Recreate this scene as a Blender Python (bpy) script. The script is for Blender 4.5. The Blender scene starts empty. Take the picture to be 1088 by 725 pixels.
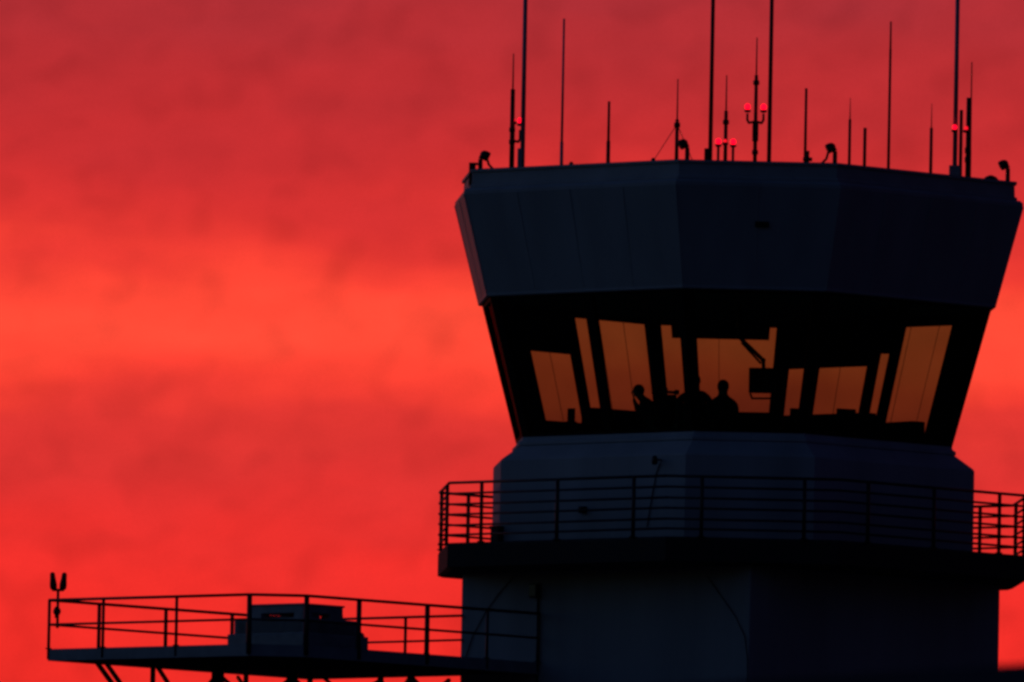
import bpy, math, random
from mathutils import Vector, Matrix, noise
random.seed(7)
C = bpy.context.scene.collection
R = math.radians
S = 1/60.0                       # metres per photo pixel at the tower

# ------------------------------------------------------------------ camera
FPX = 20400.0; DIST = 340.0; CAMZ = 1.7
cam = bpy.data.cameras.new('camera'); cam_o = bpy.data.objects.new('camera', cam); C.objects.link(cam_o)
cam.sensor_width = 36; cam.lens = FPX/1088*36; cam.clip_end = 20000; cam.clip_start = 0.5
yaw = 238/FPX; pitch = math.atan(0.066); roll = 0.019
fwd = Vector((-math.sin(yaw)*math.cos(pitch), math.cos(yaw)*math.cos(pitch), math.sin(pitch)))
right = fwd.cross(Vector((0,0,1))).normalized(); up = right.cross(fwd)
# picture turned clockwise -> camera turned counter-clockwise
r2 = right*math.cos(roll) + up*math.sin(roll); u2 = -right*math.sin(roll) + up*math.cos(roll)
rot = Matrix((r2, u2, -fwd)).transposed()
CL = Vector((0, -DIST, CAMZ))
cam_o.matrix_world = Matrix.Translation(CL) @ rot.to_4x4()
cam.dof.use_dof = True; cam.dof.focus_distance = 300; cam.dof.aperture_fstop = (cam.lens/1000)/0.040
bpy.context.scene.camera = cam_o

def at(px, py, d):
    """survey helper: world point seen at photo pixel (px,py), d pixels (1/60 m) in front of the tower axis"""
    v = fwd*FPX + r2*(px-544) - u2*(py-362.5)
    t = (-d*S + DIST)/v.y
    return CL + v*t
def zat(px, py, d): return at(px, py, d).z

# ------------------------------------------------------------------ materials
def mat(name, col, rough=.6, metal=0, var=.25, scale=3, bump=0, streak=False, spec=.5, col2=None):
    m = bpy.data.materials.new(name); m.use_nodes = True; nt = m.node_tree; N = nt.nodes; L = nt.links
    b = N['Principled BSDF']; b.inputs['Roughness'].default_value = rough; b.inputs['Metallic'].default_value = metal
    b.inputs['Specular IOR Level'].default_value = spec
    tc = N.new('ShaderNodeTexCoord'); mp = N.new('ShaderNodeMapping'); L.new(tc.outputs['Object'], mp.inputs[0])
    if streak: mp.inputs['Scale'].default_value = (1, 1, .12)
    nz = N.new('ShaderNodeTexNoise'); nz.inputs['Scale'].default_value = scale; nz.inputs['Detail'].default_value = 6
    L.new(mp.outputs[0], nz.inputs['Vector'])
    rp = N.new('ShaderNodeValToRGB'); L.new(nz.outputs['Fac'], rp.inputs[0])
    c2 = col2 or tuple(c*(1-var) for c in col)
    rp.color_ramp.elements[0].position = .3; rp.color_ramp.elements[1].position = .7
    rp.color_ramp.elements[0].color = (*c2, 1); rp.color_ramp.elements[1].color = (*col, 1)
    L.new(rp.outputs[0], b.inputs['Base Color'])
    if bump:
        bp = N.new('ShaderNodeBump'); bp.inputs['Strength'].default_value = bump
        n2 = N.new('ShaderNodeTexNoise'); n2.inputs['Scale'].default_value = scale*12; L.new(tc.outputs['Object'], n2.inputs['Vector'])
        L.new(n2.outputs['Fac'], bp.inputs['Height']); L.new(bp.outputs[0], b.inputs['Normal'])
    return m
M = {}
M['concrete'] = mat('pale_painted_concrete', (.36,.38,.40), .85, 0, .3, 1.1, .15, True)
M['drum'] = mat('pale_painted_render', (.44,.46,.48), .8, 0, .25, 1.3, .1, True)
M['panel'] = mat('painted_fascia_panel', (.36,.38,.40), .6, 0, .22, 1.5, .05, True)
M['parapet'] = mat('painted_parapet', (.40,.41,.42), .65, 0, .2, 2, .05)
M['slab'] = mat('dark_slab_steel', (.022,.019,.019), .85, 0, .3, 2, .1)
M['rail'] = mat('dark_painted_steel', (.02,.02,.023), .55, .1, .3, 8)
M['frame'] = mat('black_window_frame', (.003,.003,.0035), .7, 0, .3, 8, spec=.1)
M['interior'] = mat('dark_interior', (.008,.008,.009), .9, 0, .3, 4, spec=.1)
M['roof'] = mat('roof_membrane', (.06,.06,.062), .9, 0, .3, 2)
M['black'] = mat('black_metal', (.012,.012,.013), .5, .2, .3, 9)
M['galv'] = mat('galvanised_steel', (.33,.34,.38), .5, .35, .25, 9)
M['steelpaint'] = mat('platform_painted_steel', (.30,.33,.37), .6, .1, .25, 4)
M['unit'] = mat('unit_sheet_metal', (.36,.38,.40), .6, .1, .3, 4)
M['screen'] = mat('dark_screen_glass', (.01,.012,.02), .2, 0, .1, 3)
M['skin'] = mat('skin', (.35,.2,.15), .6, 0, .1, 6)
M['shirt'] = mat('dark_shirt', (.03,.03,.04), .9, 0, .3, 12)
M['trousers'] = mat('dark_trousers', (.02,.02,.024), .9, 0, .3, 12)
M['hair'] = mat('dark_hair', (.012,.01,.008), .7, 0, .3, 40)
M['asphalt'] = mat('dark_grass_and_asphalt', (.05,.05,.048), .95, 0, .4, .03, .1, col2=(.035,.045,.025))
M['shed'] = mat('painted_shed_sheet', (.16,.17,.2), .7, .1, .2, 2)
M['shedroof'] = mat('shed_roof_sheet', (.10,.10,.14), .75, .2, .3, 3)
def glassmat(name, tint, refl):
    m = bpy.data.materials.new(name); m.use_nodes = True; nt = m.node_tree; N = nt.nodes; L = nt.links
    for n in list(N): N.remove(n)
    o = N.new('ShaderNodeOutputMaterial'); mx = N.new('ShaderNodeMixShader'); t = N.new('ShaderNodeBsdfTransparent'); g = N.new('ShaderNodeBsdfGlossy')
    nz = N.new('ShaderNodeTexNoise'); nz.inputs['Scale'].default_value = .9; nz.inputs['Detail'].default_value = 4
    tc = N.new('ShaderNodeTexCoord'); L.new(tc.outputs['Object'], nz.inputs['Vector'])
    rp = N.new('ShaderNodeValToRGB'); rp.color_ramp.elements[0].position = .3; rp.color_ramp.elements[1].position = .7
    rp.color_ramp.elements[0].color = (*[c*.9 for c in tint], 1); rp.color_ramp.elements[1].color = (*tint, 1)
    L.new(nz.outputs['Fac'], rp.inputs[0]); L.new(rp.outputs[0], t.inputs['Color'])
    g.inputs['Roughness'].default_value = .04; mx.inputs['Fac'].default_value = refl
    L.new(t.outputs[0], mx.inputs[1]); L.new(g.outputs[0], mx.inputs[2]); L.new(mx.outputs[0], o.inputs['Surface'])
    return m
M['glass'] = glassmat('tinted_cab_glass', (.40,.63,.42), .04)
def lampmat(name, col, s):
    m = bpy.data.materials.new(name); m.use_nodes = True; b = m.node_tree.nodes['Principled BSDF']
    b.inputs['Base Color'].default_value = (.5,.02,.02,1); b.inputs['Roughness'].default_value = .3
    nt = m.node_tree; lw = nt.nodes.new('ShaderNodeLayerWeight'); lw.inputs[0].default_value = .5
    rp = nt.nodes.new('ShaderNodeValToRGB'); rp.color_ramp.elements[0].color = (*col, 1); rp.color_ramp.elements[1].color = (1,.0,.02,1)
    rp.color_ramp.elements[1].position = .8
    nt.links.new(lw.outputs['Facing'], rp.inputs[0]); nt.links.new(rp.outputs[0], b.inputs['Emission Color'])
    b.inputs['Emission Strength'].default_value = s
    return m
M['redlamp'] = lampmat('red_obstruction_glass', (1,.002,.016), 2.4)
M['dimlamp'] = lampmat('dim_red_glass', (1,.01,.02), 1.2)

# ------------------------------------------------------------------ mesh helpers
class MB:
    def __init__(s): s.v = []; s.f = []; s.mi = []; s.smooth = []
    def add(s, vs, fs, smooth=False, mi=0):
        o = len(s.v); s.v += [tuple(v) for v in vs]
        for f in fs: s.f.append([i+o for i in f]); s.mi.append(mi); s.smooth.append(smooth)
        return s
    def box(s, c, size, ax=None, mi=0):
        c = Vector(c); hx, hy, hz = [k/2 for k in size]
        X, Y, Z = ax if ax else (Vector((1,0,0)), Vector((0,1,0)), Vector((0,0,1)))
        vs = [c + X*(hx*a) + Y*(hy*b) + Z*(hz*d) for d in (-1,1) for a, b in ((-1,-1),(1,-1),(1,1),(-1,1))]
        return s.add(vs, [(0,3,2,1),(4,5,6,7),(0,1,5,4),(1,2,6,5),(2,3,7,6),(3,0,4,7)], mi=mi)
    def tube(s, p0, p1, r0, r1=None, n=10, mi=0):
        p0, p1 = Vector(p0), Vector(p1); r1 = r0 if r1 is None else r1
        d = (p1-p0).normalized(); a = d.orthogonal().normalized(); b = d.cross(a)
        vs = [p + (a*math.cos(2*math.pi*i/n) + b*math.sin(2*math.pi*i/n))*r for p, r in ((p0,r0),(p1,r1)) for i in range(n)]
        fs = [(i, (i+1)%n, n+(i+1)%n, n+i) for i in range(n)]
        s.add(vs, fs, True, mi); o = len(s.v)-2*n
        s.f += [[o+i for i in reversed(range(n))], [o+n+i for i in range(n)]]; s.mi += [mi, mi]; s.smooth += [False, False]
        return s
    def path(s, pts, r, n=8):
        for a, b in zip(pts[:-1], pts[1:]): s.tube(a, b, r, r, n)
        for p in pts[1:-1]: s.ball(p, r, 8, 4)
        return s
    def bar(s, p0, p1, w, h):
        p0, p1 = Vector(p0), Vector(p1); d = (p1-p0); l = d.length; d.normalize()
        side = d.cross(Vector((0,0,1)))
        if side.length < 1e-3: side = Vector((1,0,0))
        side.normalize(); u = side.cross(d)
        return s.box((p0+p1)/2, (l, w, h), (d, side, u))
    def ball(s, c, r, n=14, m=8, sc=(1,1,1)):
        c = Vector(c); vs = [c+Vector((0,0,-r*sc[2]))]
        for j in range(1, m):
            t = math.pi*j/m
            vs += [c + Vector((r*sc[0]*math.sin(t)*math.cos(2*math.pi*i/n), r*sc[1]*math.sin(t)*math.sin(2*math.pi*i/n), -r*sc[2]*math.cos(t))) for i in range(n)]
        vs.append(c+Vector((0,0,r*sc[2]))); e = len(vs)-1
        fs = [(0, 1+(i+1)%n, 1+i) for i in range(n)]
        for j in range(m-2): fs += [(1+j*n+i, 1+j*n+(i+1)%n, 1+(j+1)*n+(i+1)%n, 1+(j+1)*n+i) for i in range(n)]
        k = 1+(m-2)*n; fs += [(k+i, k+(i+1)%n, e) for i in range(n)]
        return s.add(vs, fs, True)
    def rings(s, rs, cap0=True, cap1=True, closed=False):
        n = len(rs[0]); vs = [v for r in rs for v in r]; fs = []
        for j in range(len(rs)-1): fs += [(j*n+i, j*n+(i+1)%n, (j+1)*n+(i+1)%n, (j+1)*n+i) for i in range(n)]
        if closed: j = len(rs)-1; fs += [(j*n+i, j*n+(i+1)%n, (i+1)%n, i) for i in range(n)]
        else:
            if cap0: fs.append(tuple(reversed(range(n))))
            if cap1: fs.append(tuple(range((len(rs)-1)*n, len(rs)*n)))
        return s.add(vs, fs)
    def lathe(s, c, prof, n=12, ax=None):
        c = Vector(c); X, Y, Z = ax if ax else (Vector((1,0,0)), Vector((0,1,0)), Vector((0,0,1)))
        vs = [c + X*(r*math.cos(2*math.pi*i/n)) + Y*(r*math.sin(2*math.pi*i/n)) + Z*z for r, z in prof for i in range(n)]
        fs = [(j*n+i, j*n+(i+1)%n, (j+1)*n+(i+1)%n, (j+1)*n+i) for j in range(len(prof)-1) for i in range(n)]
        s.add(vs, fs, True); o = len(s.v)-len(vs)
        s.f += [[o+i for i in reversed(range(n))], [o+(len(prof)-1)*n+i for i in range(n)]]; s.mi += [0,0]; s.smooth += [False, False]
        return s
    def build(s, name, m, parent=None, bevel=0, tagd=None):
        me = bpy.data.meshes.new(name)
        org = Vector((0,0,0))
        if parent is None and s.v:
            lo = Vector([min(v[k] for v in s.v) for k in range(3)]); hi = Vector([max(v[k] for v in s.v) for k in range(3)])
            org = Vector(((lo.x+hi.x)/2, (lo.y+hi.y)/2, lo.z))
        elif parent is not None: org = wloc(parent)
        me.from_pydata([Vector(v)-org for v in s.v], [], s.f)
        for p, k, sm in zip(me.polygons, s.mi, s.smooth): p.material_index = k; p.use_smooth = sm
        for mm in (m if isinstance(m, (list, tuple)) else [m]): me.materials.append(mm)
        me.validate(); me.update()
        o = bpy.data.objects.new(name, me); C.objects.link(o)
        if parent is None: o.location = org
        else: o.parent = parent
        if bevel:
            b = o.modifiers.new('bevel', 'BEVEL'); b.width = bevel; b.segments = 2; b.limit_method = 'ANGLE'
        return o
def wloc(o):
    p = Vector(o.location)
    while o.parent: o = o.parent; p += Vector(o.location)
    return p
def thing(name, label, cat, loc=(0,0,0), group=None):
    o = bpy.data.objects.new(name, None); C.objects.link(o); o.location = loc; o.empty_display_size = .2
    return tag(o, label, cat, group)
def tag(o, label, cat, group=None):
    o['label'] = label; o['category'] = cat
    if group: o['group'] = group
    return o

# ------------------------------------------------------------------ plan of the tower
PHI = -86.0                       # heading of the near chamfer (x axis = right, -y = to the camera)
def octo(c, extra=124.0):
    """corners (metres) of the chamfered square; c = chamfer length in 1/60 m"""
    W = c+extra; al = (W+math.sqrt(2)*c)/2; ac = (c+math.sqrt(2)*W)/2; out = []
    for k in range(8):
        th = R(PHI+45*k); a, h = (ac, c/2) if k % 2 == 0 else (al, W/2)
        n = Vector((math.cos(th), math.sin(th))); t = Vector((-math.sin(th), math.cos(th)))
        out.append((n*a - t*h)*S)
    return out                    # face k runs from corner k to corner k+1 (counter-clockwise); corner 0 = left end of near chamfer
def ring(c, z, extra=124.0): return [Vector((p.x, p.y, z)) for p in octo(c, extra)]
def dep(p): return -p.y/S
def zA(c, py):                    # height of a level whose near-left corner is seen at py
    p = octo(c)[0]; return zat(782+p.x/S, py, dep(p))

z_par = zA(166, 169.5); z_par2 = zA(166, 187); z_fas = zA(173, 196); z_head = zA(151, 305.6)
z_sill = zA(114, 458); z_led = zA(118, 464.5); z_sho = zA(136, 483)
pz = octo(184)[7]                 # left corner of the gallery
z_gt = zat(782+pz.x/S, 577, dep(pz)); z_gb = zat(782+pz.x/S, 604.5, dep(pz))
z_deck = z_par - .30

tower = thing('control_tower', 'tall pale airport control tower with flared glass cab and railed gallery', 'control tower')
# shaft: square
h = 203*S; sq = []
for k in (1, 3, 5, 7):
    th = R(PHI+45*k); n = Vector((math.cos(th), math.sin(th), 0)); t = Vector((-math.sin(th), math.cos(th), 0)); sq.append(n*h - t*h)
sh = MB(); zz = [0, z_gb+.05]
sh.rings([[p+Vector((0,0,z)) for p in sq] for z in zz]); sh.build('shaft', M['concrete'], tower, .02)
# recessed joint lines as raised trims on shaft
for k in range(4):
    a, b = sq[k], sq[(k+1)%4]
    nn = ((a+b)/2).normalized()
    for zc in (z_gb-3.6, z_gb-7.2, z_gb-10.8, z_gb-14.4):
        mb = MB(); mb.bar(a+nn*.004+Vector((0,0,zc)), b+nn*.004+Vector((0,0,zc)), .03, .03); mb.build('joint_strip', M['slab'], tower)
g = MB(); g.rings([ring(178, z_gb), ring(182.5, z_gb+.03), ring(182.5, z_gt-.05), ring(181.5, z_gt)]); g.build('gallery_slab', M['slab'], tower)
d = MB(); d.rings([ring(136, z_gt+.003), ring(136, z_sho), ring(134.5, z_sho+.04), ring(118.5, z_led-.05)], True, True); d.build('cab_base', M['drum'], tower)
d = MB(); d.rings([ring(115, z_led-.06), ring(120, z_led-.04), ring(120, z_led+.01), ring(117, z_led+.05), ring(116.5, z_sill)]); d.build('sill_ledge', M['drum'], tower)
f = MB(); f.rings([ring(147, z_head+.03), ring(150.5, z_head-.02), ring(152, z_head), ring(152, z_head+.05), ring(173.5, z_fas), ring(173.5, z_fas+.06), ring(171, z_fas+.11)], True, True)
f.build('fascia', M['panel'], tower)
# seams between fascia sheets
lo, hi = ring(151, z_head+.0), ring(173.5, z_fas)
for k in range(8):
    nn = 4 if k % 2 else 2
    for j in range(nn+0):
        u = j/nn; a = lo[k].lerp(lo[(k+1)%8], u); b = hi[k].lerp(hi[(k+1)%8], u); o_ = Vector((a.x, a.y, 0)).normalized()*.012
        fs = MB(); fs.bar(a+o_*.5, b+o_*.5, .02, .012); fs.build('fascia_seam', M['parapet'], tower)
p = MB()
p.rings([ring(167, z_fas+.10), ring(167, z_par2-.06), ring(168.5, z_par2-.04), ring(168.5, z_par2), ring(166.5, z_par2+.02), ring(166, z_par-.05), ring(168, z_par-.05), ring(168, z_par), ring(160, z_par), ring(160, z_deck-.02)], False, False, True)
p.build('parapet', M['parapet'], tower)
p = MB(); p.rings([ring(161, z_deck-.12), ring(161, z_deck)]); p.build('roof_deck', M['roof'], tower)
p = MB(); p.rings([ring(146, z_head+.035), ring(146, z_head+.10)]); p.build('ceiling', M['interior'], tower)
z_floor = z_sill-.72
p = MB(); p.rings([ring(117, z_led-.05), ring(117, z_led-.02)]); 
# cab windows -----------------------------------------------------
def window(bl, br, tr, tl, ml, mr, seams=0):
    """frame of bars round a leaning pane"""
    nrm = (br-bl).cross(tl-bl).normalized(); mb = MB(); th = .10
    def quad(a, b, c, d_):
        vs = [q+nrm*o for o in (-th/2, th/2) for q in (a, b, c, d_)]
        mb.add(vs, [(0,3,2,1),(4,5,6,7),(0,1,5,4),(1,2,6,5),(2,3,7,6),(3,0,4,7)])
    wx = (br-bl).length; wt = (tr-tl).length; hh = (tl-bl).length
    P = lambda u, v: bl.lerp(br, u).lerp(tl.lerp(tr, u), v)
    ul, ur = ml/wx, 1-mr/wx; vb, vt = .05/hh, 1-.06/hh
    quad(P(0,0), P(ul,0), P(ul,1), P(0,1)); quad(P(ur,0), P(1,0), P(1,1), P(ur,1))
    quad(P(ul,0), P(ur,0), P(ur,vb), P(ul,vb)); quad(P(ul,vt), P(ur,vt), P(ur,1), P(ul,1))
    fr = mb.build('window', M['frame'], tower)
    pn = MB(); pn.add([P(ul,vb), P(ur,vb), P(ur,vt), P(ul,vt)], [(0,1,2,3)]); pn.build('pane', M['glass'], fr)
    if seams:
        sm = MB()
        for i in range(seams):
            u = ul+(ur-ul)*(i+1)/(seams+1); sm.bar(P(u,vb)-nrm*.03, P(u,vt)-nrm*.03, .009, .006)
        sm.build('blind_seam', M['frame'], fr)
    return P
lo, hi = ring(114.5, z_sill+.004), ring(146, z_head-.004)
WP = {}
for k in range(8):
    a, b, c_, d_ = lo[k], lo[(k+1)%8], hi[(k+1)%8], hi[k]
    rear = 3 <= k <= 5
    if k % 2 == 0: WP[k, 0] = window(a, b, c_, d_, .13, .13, 1 if rear else 0)
    else:
        am, cm = (a+b)/2, (c_+d_)/2
        WP[k, 0] = window(a, am, cm, d_, .13, .09, 2 if rear else 0); WP[k, 1] = window(am, b, c_, cm, .09, .13, 2 if rear else 0)
# roller shades, partly pulled down inside the rear windows: (face, half, u0, u1, drop in m)
def shade(k, hf, u0, u1, drop):
    P = WP[k, hf]; hh = (P(0,1)-P(0,0)).length; v = 1-drop/hh
    n = (P(1,0)-P(0,0)).cross(P(0,1)-P(0,0)).normalized()*-.10
    mb = MB(); q = [P(u0,v), P(u1,v), P(u1,.995), P(u0,.995)]
    vs = [x+n for x in q]+[x+n*1.08 for x in q]
    mb.add(vs, [(0,1,2,3),(7,6,5,4),(0,4,5,1),(1,5,6,2),(2,6,7,3),(3,7,4,0)]); mb.bar(q[0]+n, q[1]+n, .03, .03)
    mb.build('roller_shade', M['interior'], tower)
SHADES = [(5,1,0,1,.80), (3,1,0.0,1,.88), (3,0,.86,1,.55), (4,0,.12,.86,.33), (3,0,0,.86,.17), (5,1,.62,1,2.5), (3,0,0,.20,2.5)]
for a in SHADES: shade(*a)

# gallery railing
rl = MB(); RH = [1.06, .87, .68, .50, .31, .14]
for i, hz in enumerate(RH):
    q = ring(181.8, z_gt+hz)
    for k in range(8): rl.tube(q[k], q[(k+1)%8], .026 if i == 0 else .021, n=8)
    for v in q: rl.ball(v, .026, 8, 4)
rail = rl.build('gallery_railing', M['rail'], tower)
q = ring(181.8, z_gt)
for k in range(8):
    L_ = (q[(k+1)%8]-q[k]).length
    ds = [37*S, L_-37*S] if k % 2 == 0 else [46*S, L_/2, L_-46*S]
    for d_ in ds:
        p0 = q[k].lerp(q[(k+1)%8], d_/L_)
        mb = MB(); mb.tube(p0+Vector((0,0,-.02)), p0+Vector((0,0,1.06)), .034, n=8); mb.box(p0+Vector((0,0,.008)), (.13,.13,.016)); mb.build('post', M['rail'], rail)
# ------------------------------------------------------------------ things fixed to the tower walls
def wallpt(k, px, py, c=None, off=.0):
    """point on wall face k (c = octagon chamfer, None = shaft) under photo pixel px,py"""
    if c is None:
        kk = {7: 3, 1: 0}[k]; a, b = sq[kk], sq[(kk+1)%4]
    else:
        r_ = ring(c, 0); a, b = r_[k], r_[(k+1)%8]
    n = Vector(((b-a).y, -(b-a).x, 0)).normalized()
    lo_, hi_ = -600.0, 600.0
    def g_(dd):
        w = at(px, py, dd); return (w-a).dot(n)
    for _ in range(60):
        m_ = (lo_+hi_)/2
        if g_(m_) > 0: hi_ = m_
        else: lo_ = m_
    w = at(px, py, lo_); return w + n*off, n
w, n = wallpt(7, 702, 489, 136, .0)
t = thing('wall_lamp', 'small black lamp on pale wall just below the cab windows', 'wall lamp', w)
mb = MB(); mb.tube(w, w+n*.16, .018); mb.tube(w+n*.15+Vector((0,0,-.03)), w+n*.15+Vector((0,0,.03)), .02); mb.build('bracket', M['black'], t)
mb = MB(); mb.lathe(w+n*.16, [(.03,-.09),(.055,-.07),(.05,.03),(.03,.07)]); mb.build('lamp_head', M['black'], t)
mb = MB(); pts = [w+n*.015+Vector((0,0,-.05))]+[wallpt(7, x, y, 136, .015)[0] for x, y in ((698,503),(693,530),(688,560))]; mb.path(pts, .010); mb.build('cord', M['black'], t)
w, n = wallpt(7, 621, 542, 136, .05)
mb = MB(); s_ = Vector((n.y, -n.x, 0)); mb.box(w, (.12,.1,.12), (s_, n, Vector((0,0,1)))); mb.lathe(w+n*.05, [(.045,0),(.045,.03),(.02,.04)], ax=(s_, Vector((0,0,1)), n)); tag(mb.build('junction_box', M['black'], None, .008), 'small dark junction box on wall behind gallery railing', 'junction box')
w, n = wallpt(7, 571, 628, None, .08); s_ = Vector((n.y, -n.x, 0))
t = thing('floodlight', 'dark floodlight fixed to shaft wall under the gallery', 'floodlight', w)
mb = MB(); mb.box(w, (.19,.10,.26), (s_, n, Vector((0,0,1)))); mb.build('housing', M['black'], t, .015)
mb = MB(); mb.box(w+n*.056, (.15,.012,.20), (s_, n, Vector((0,0,1)))); mb.build('lens', M['screen'], t)
mb = MB(); mb.tube(wallpt(7,573,636,None,.03)[0], Vector((*wallpt(7,573,636,None,.03)[0].xy, .1)), .022); tag(mb.build('conduit', M['black'], None), 'thin dark conduit running down shaft from floodlight', 'conduit')
mb = MB(); mb.path([wallpt(7,x,y,None,.02)[0] for x,y in ((547,612),(530,632),(517,650),(503,676),(495,700),(492,726))], .009); tag(mb.build('hanging_cable', M['black'], None), 'dark cable sagging diagonally across shaft above the platform rail', 'cable')
mb = MB(); mb.path([wallpt(7,x,y,None,.02)[0] for x,y in ((752,612),(766,632),(782,655),(792,676),(795,700),(795,760))], .009); tag(mb.build('hanging_cable', M['black'], None), 'dark cable dropping near the middle corner of shaft', 'cable')
w, n = wallpt(7, 531, 562, 136, .07); s_ = Vector((n.y, -n.x, 0)); w.z = z_gt+.16
mb = MB(); mb.box(w, (.18,.16,.30), (s_, n, Vector((0,0,1)))); mb.box(w+Vector((0,0,.16)), (.21,.20,.03), (s_, n, Vector((0,0,1)))); tag(mb.build('utility_cabinet', M['black'], None, .01), 'small dark cabinet standing on gallery beside cab base', 'cabinet')
# small vent on the fascia
lo_, hi_ = ring(151, z_head), ring(173.5, z_fas); cx = lo_[0].lerp(lo_[1], .5).lerp(hi_[0].lerp(hi_[1], .55), .63)
n = Vector((cx.x, cx.y, 0)).normalized(); s_ = Vector((n.y, -n.x, 0))
mb = MB()
for i in range(3): mb.box(cx+n*.03+Vector((0,0,.03*i-.03)), (.22,.05,.015), (s_, n, Vector((0,0,1))))
mb.box(cx+n*.01, (.24,.05,.10), (s_, n, Vector((0,0,1)))); mb.build('vent', M['slab'], tower)

# ------------------------------------------------------------------ roof furniture
def front_depth(px, inset=32):
    """depth (1/60 m) of a point just behind the parapet at photo column px"""
    c = octo(166); best = None; x = (px-782)*S
    for k in range(8):
        a, b = c[k], c[(k+1)%8]
        if min(a.x,b.x) <= x <= max(a.x,b.x):
            y = a.y+(b.y-a.y)*(x-a.x)/(b.x-a.x); best = y if best is None else min(best, y)
    return -best/S - inset
def rp(px, inset=32):
    d_ = front_depth(px, inset); w = at(px, 172, d_); return Vector((w.x, w.y, z_deck)), d_
def ztop(px, py, d_): return zat(px, py, d_)
ANT = 'antennas standing on the tower roof'
def antenna(px, segs, label, mt='black', inset=32, clamps=(), group=ANT, cat='antenna', name='antenna'):
    """segs: list of (part name, y bottom or None, y top, radius bottom px, radius top px)"""
    b, d_ = rp(px, inset); t = thing(name, label, cat, b, group)
    for nm, y0, y1, ra, rb in segs:
        z0 = z_deck if y0 is None else ztop(px, y0, d_); z1 = ztop(px, y1, d_)
        mb = MB(); mb.tube((b.x,b.y,z0), (b.x,b.y,z1), ra*S, rb*S, 10)
        if y0 is None: mb.lathe((b.x,b.y,z_deck), [(.09,0),(.09,.02),(.035,.03),(.035,.10)])
        mb.build(nm, M[mt], t)
    for y in clamps:
        z = ztop(px, y, d_); mb = MB(); mb.lathe((b.x,b.y,z-.05), [(ra*S+.008,0),(.055,.015),(.055,.085),(ra*S+.008,.10)]); mb.build('clamp', M[mt], t)
    return t, b, d_
def arm_to(t, b, z, dx, zup, mt='black', r=.022, name='light_bracket'):
    mb = MB(); e = Vector((b.x+dx, b.y-.03, z)); mb.path([Vector((b.x,b.y-.03,z+.03)), e+Vector((-.03 if dx>0 else .03,0,0)), Vector((e.x,e.y,z+.05)), Vector((e.x,e.y,zup))], r); mb.build(name, M[mt], t)
    return e

t, b, d_ = antenna(543.5, [('mast', None, 95, 2.6, 2.4), ('whip', 95, 57, .9, .6)], 'black rod antenna with slim tip next to the left tall grey pole', clamps=(151,138))
LG = 'red obstruction lights on the tower roof'
def red_light(p, label, r=.050, m='redlamp', stem=0):
    t = thing('obstruction_light', label, 'obstruction light', (p.x, p.y, p.z-stem-r), LG)
    mb = MB(); mb.lathe((p.x,p.y,p.z-r-.045), [(.035,0),(.055,.012),(.055,.04),(.04,.05)])
    if stem: mb.tube((p.x,p.y,p.z-r-.04), (p.x,p.y,p.z-r-stem), .024)
    mb.build('lamp_base', M['black'], t)
    mb = MB(); mb.ball(p, r, 16, 10, (1,1,1.12)); mb.build('globe', M[m], t)
    return t
def light_at(px, py, d_, label, stem_to=None, **k):
    p = at(px, py, d_); st = (p.z - k.get('r', .050) - stem_to) if stem_to is not None else 0
    return red_light(p, label, stem=st, **k)
zb = ztop(543.5, 151, d_)
arm_to(t, b, zb, 8.5*S, ztop(552, 136, d_)-.04)
p_ = at(552.5, 128.5, d_); p_.x = b.x+8.5*S; p_.y = b.y-.03; red_light(p_, 'red light on bent arm beside the left tall grey pole')
p_ = at(545.8, 127, d_); p_.y = b.y+.16; red_light(p_, 'dim red light behind the leftmost black rod antenna', r=.03, m='dimlamp', stem=p_.z-.03-z_deck)

def pole(px, label, mt, r, boxpx=None, extra=0):
    b, d_ = rp(px, 26); t = thing('lightning_pole', label, 'pole', b, 'tall lightning poles on the tower roof')
    mb = MB(); mb.tube(b, (b.x,b.y,ztop(px, -70, d_)), r*S*1.04, r*S*.92, 12); mb.build('pole', M[mt], t)
    mb = MB(); bx = b.x+(boxpx or 0)*S; mb.box((bx, b.y, (z_deck+ztop(px,158 if boxpx else 176,d_))/2), (5.5*S if boxpx else .2, .12, ztop(px,158 if boxpx else 176,d_)-z_deck)); mb.build('base_bracket', M['galv' if mt == 'galv' else 'black'], t, .01)
    mb = MB(); mb.tube((b.x,b.y,ztop(px,-70,d_)), (b.x,b.y,ztop(px,-90,d_)), .02, .004); mb.build('tip', M[mt], t)
pole(555, 'leftmost tall grey pole at left end of the tower roof', 'galv', 2.5, -2.6)
pole(754.5, 'tall black pole left of the double red lights', 'black', 2.3, -3.6)
pole(817, 'tall black pole right of the highest pair of red lights', 'black', 2.3)
pole(1014.5, 'rightmost tall grey pole at right end of the tower roof', 'galv', 2.5)
antenna(596.5, [('mast', None, 151, 2.0, 1.8), ('whip', 151, 20, 1.4, 1.1)], 'tall thin grey whip antenna left of the short stubby one', 'galv')
antenna(646, [('mast', None, 150, 2.3, 2.1), ('whip', 150, 108, 1.5, 1.4)], 'short stubby antenna alone on the left half of the roof')
t, b, d_ = antenna(718.7, [('mast', None, 127, 2.3, 1.9), ('whip', 127, 84, .9, .6)], 'guyed antenna with two thin wires above the middle corner', clamps=(133,))
zg = ztop(718, 132, d_)
for ex, ed in ((683,-15), (745,-10)):
    e = at(ex, 166, d_+ed); e.z = z_deck
    if ex == 683: e = Vector(((683-782)*S-.05, b.y+.25, z_deck))
    mb = MB(); mb.tube((b.x,b.y,zg), e, .007, n=6); mb.build('guy_wire', M['black'], t)
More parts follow.
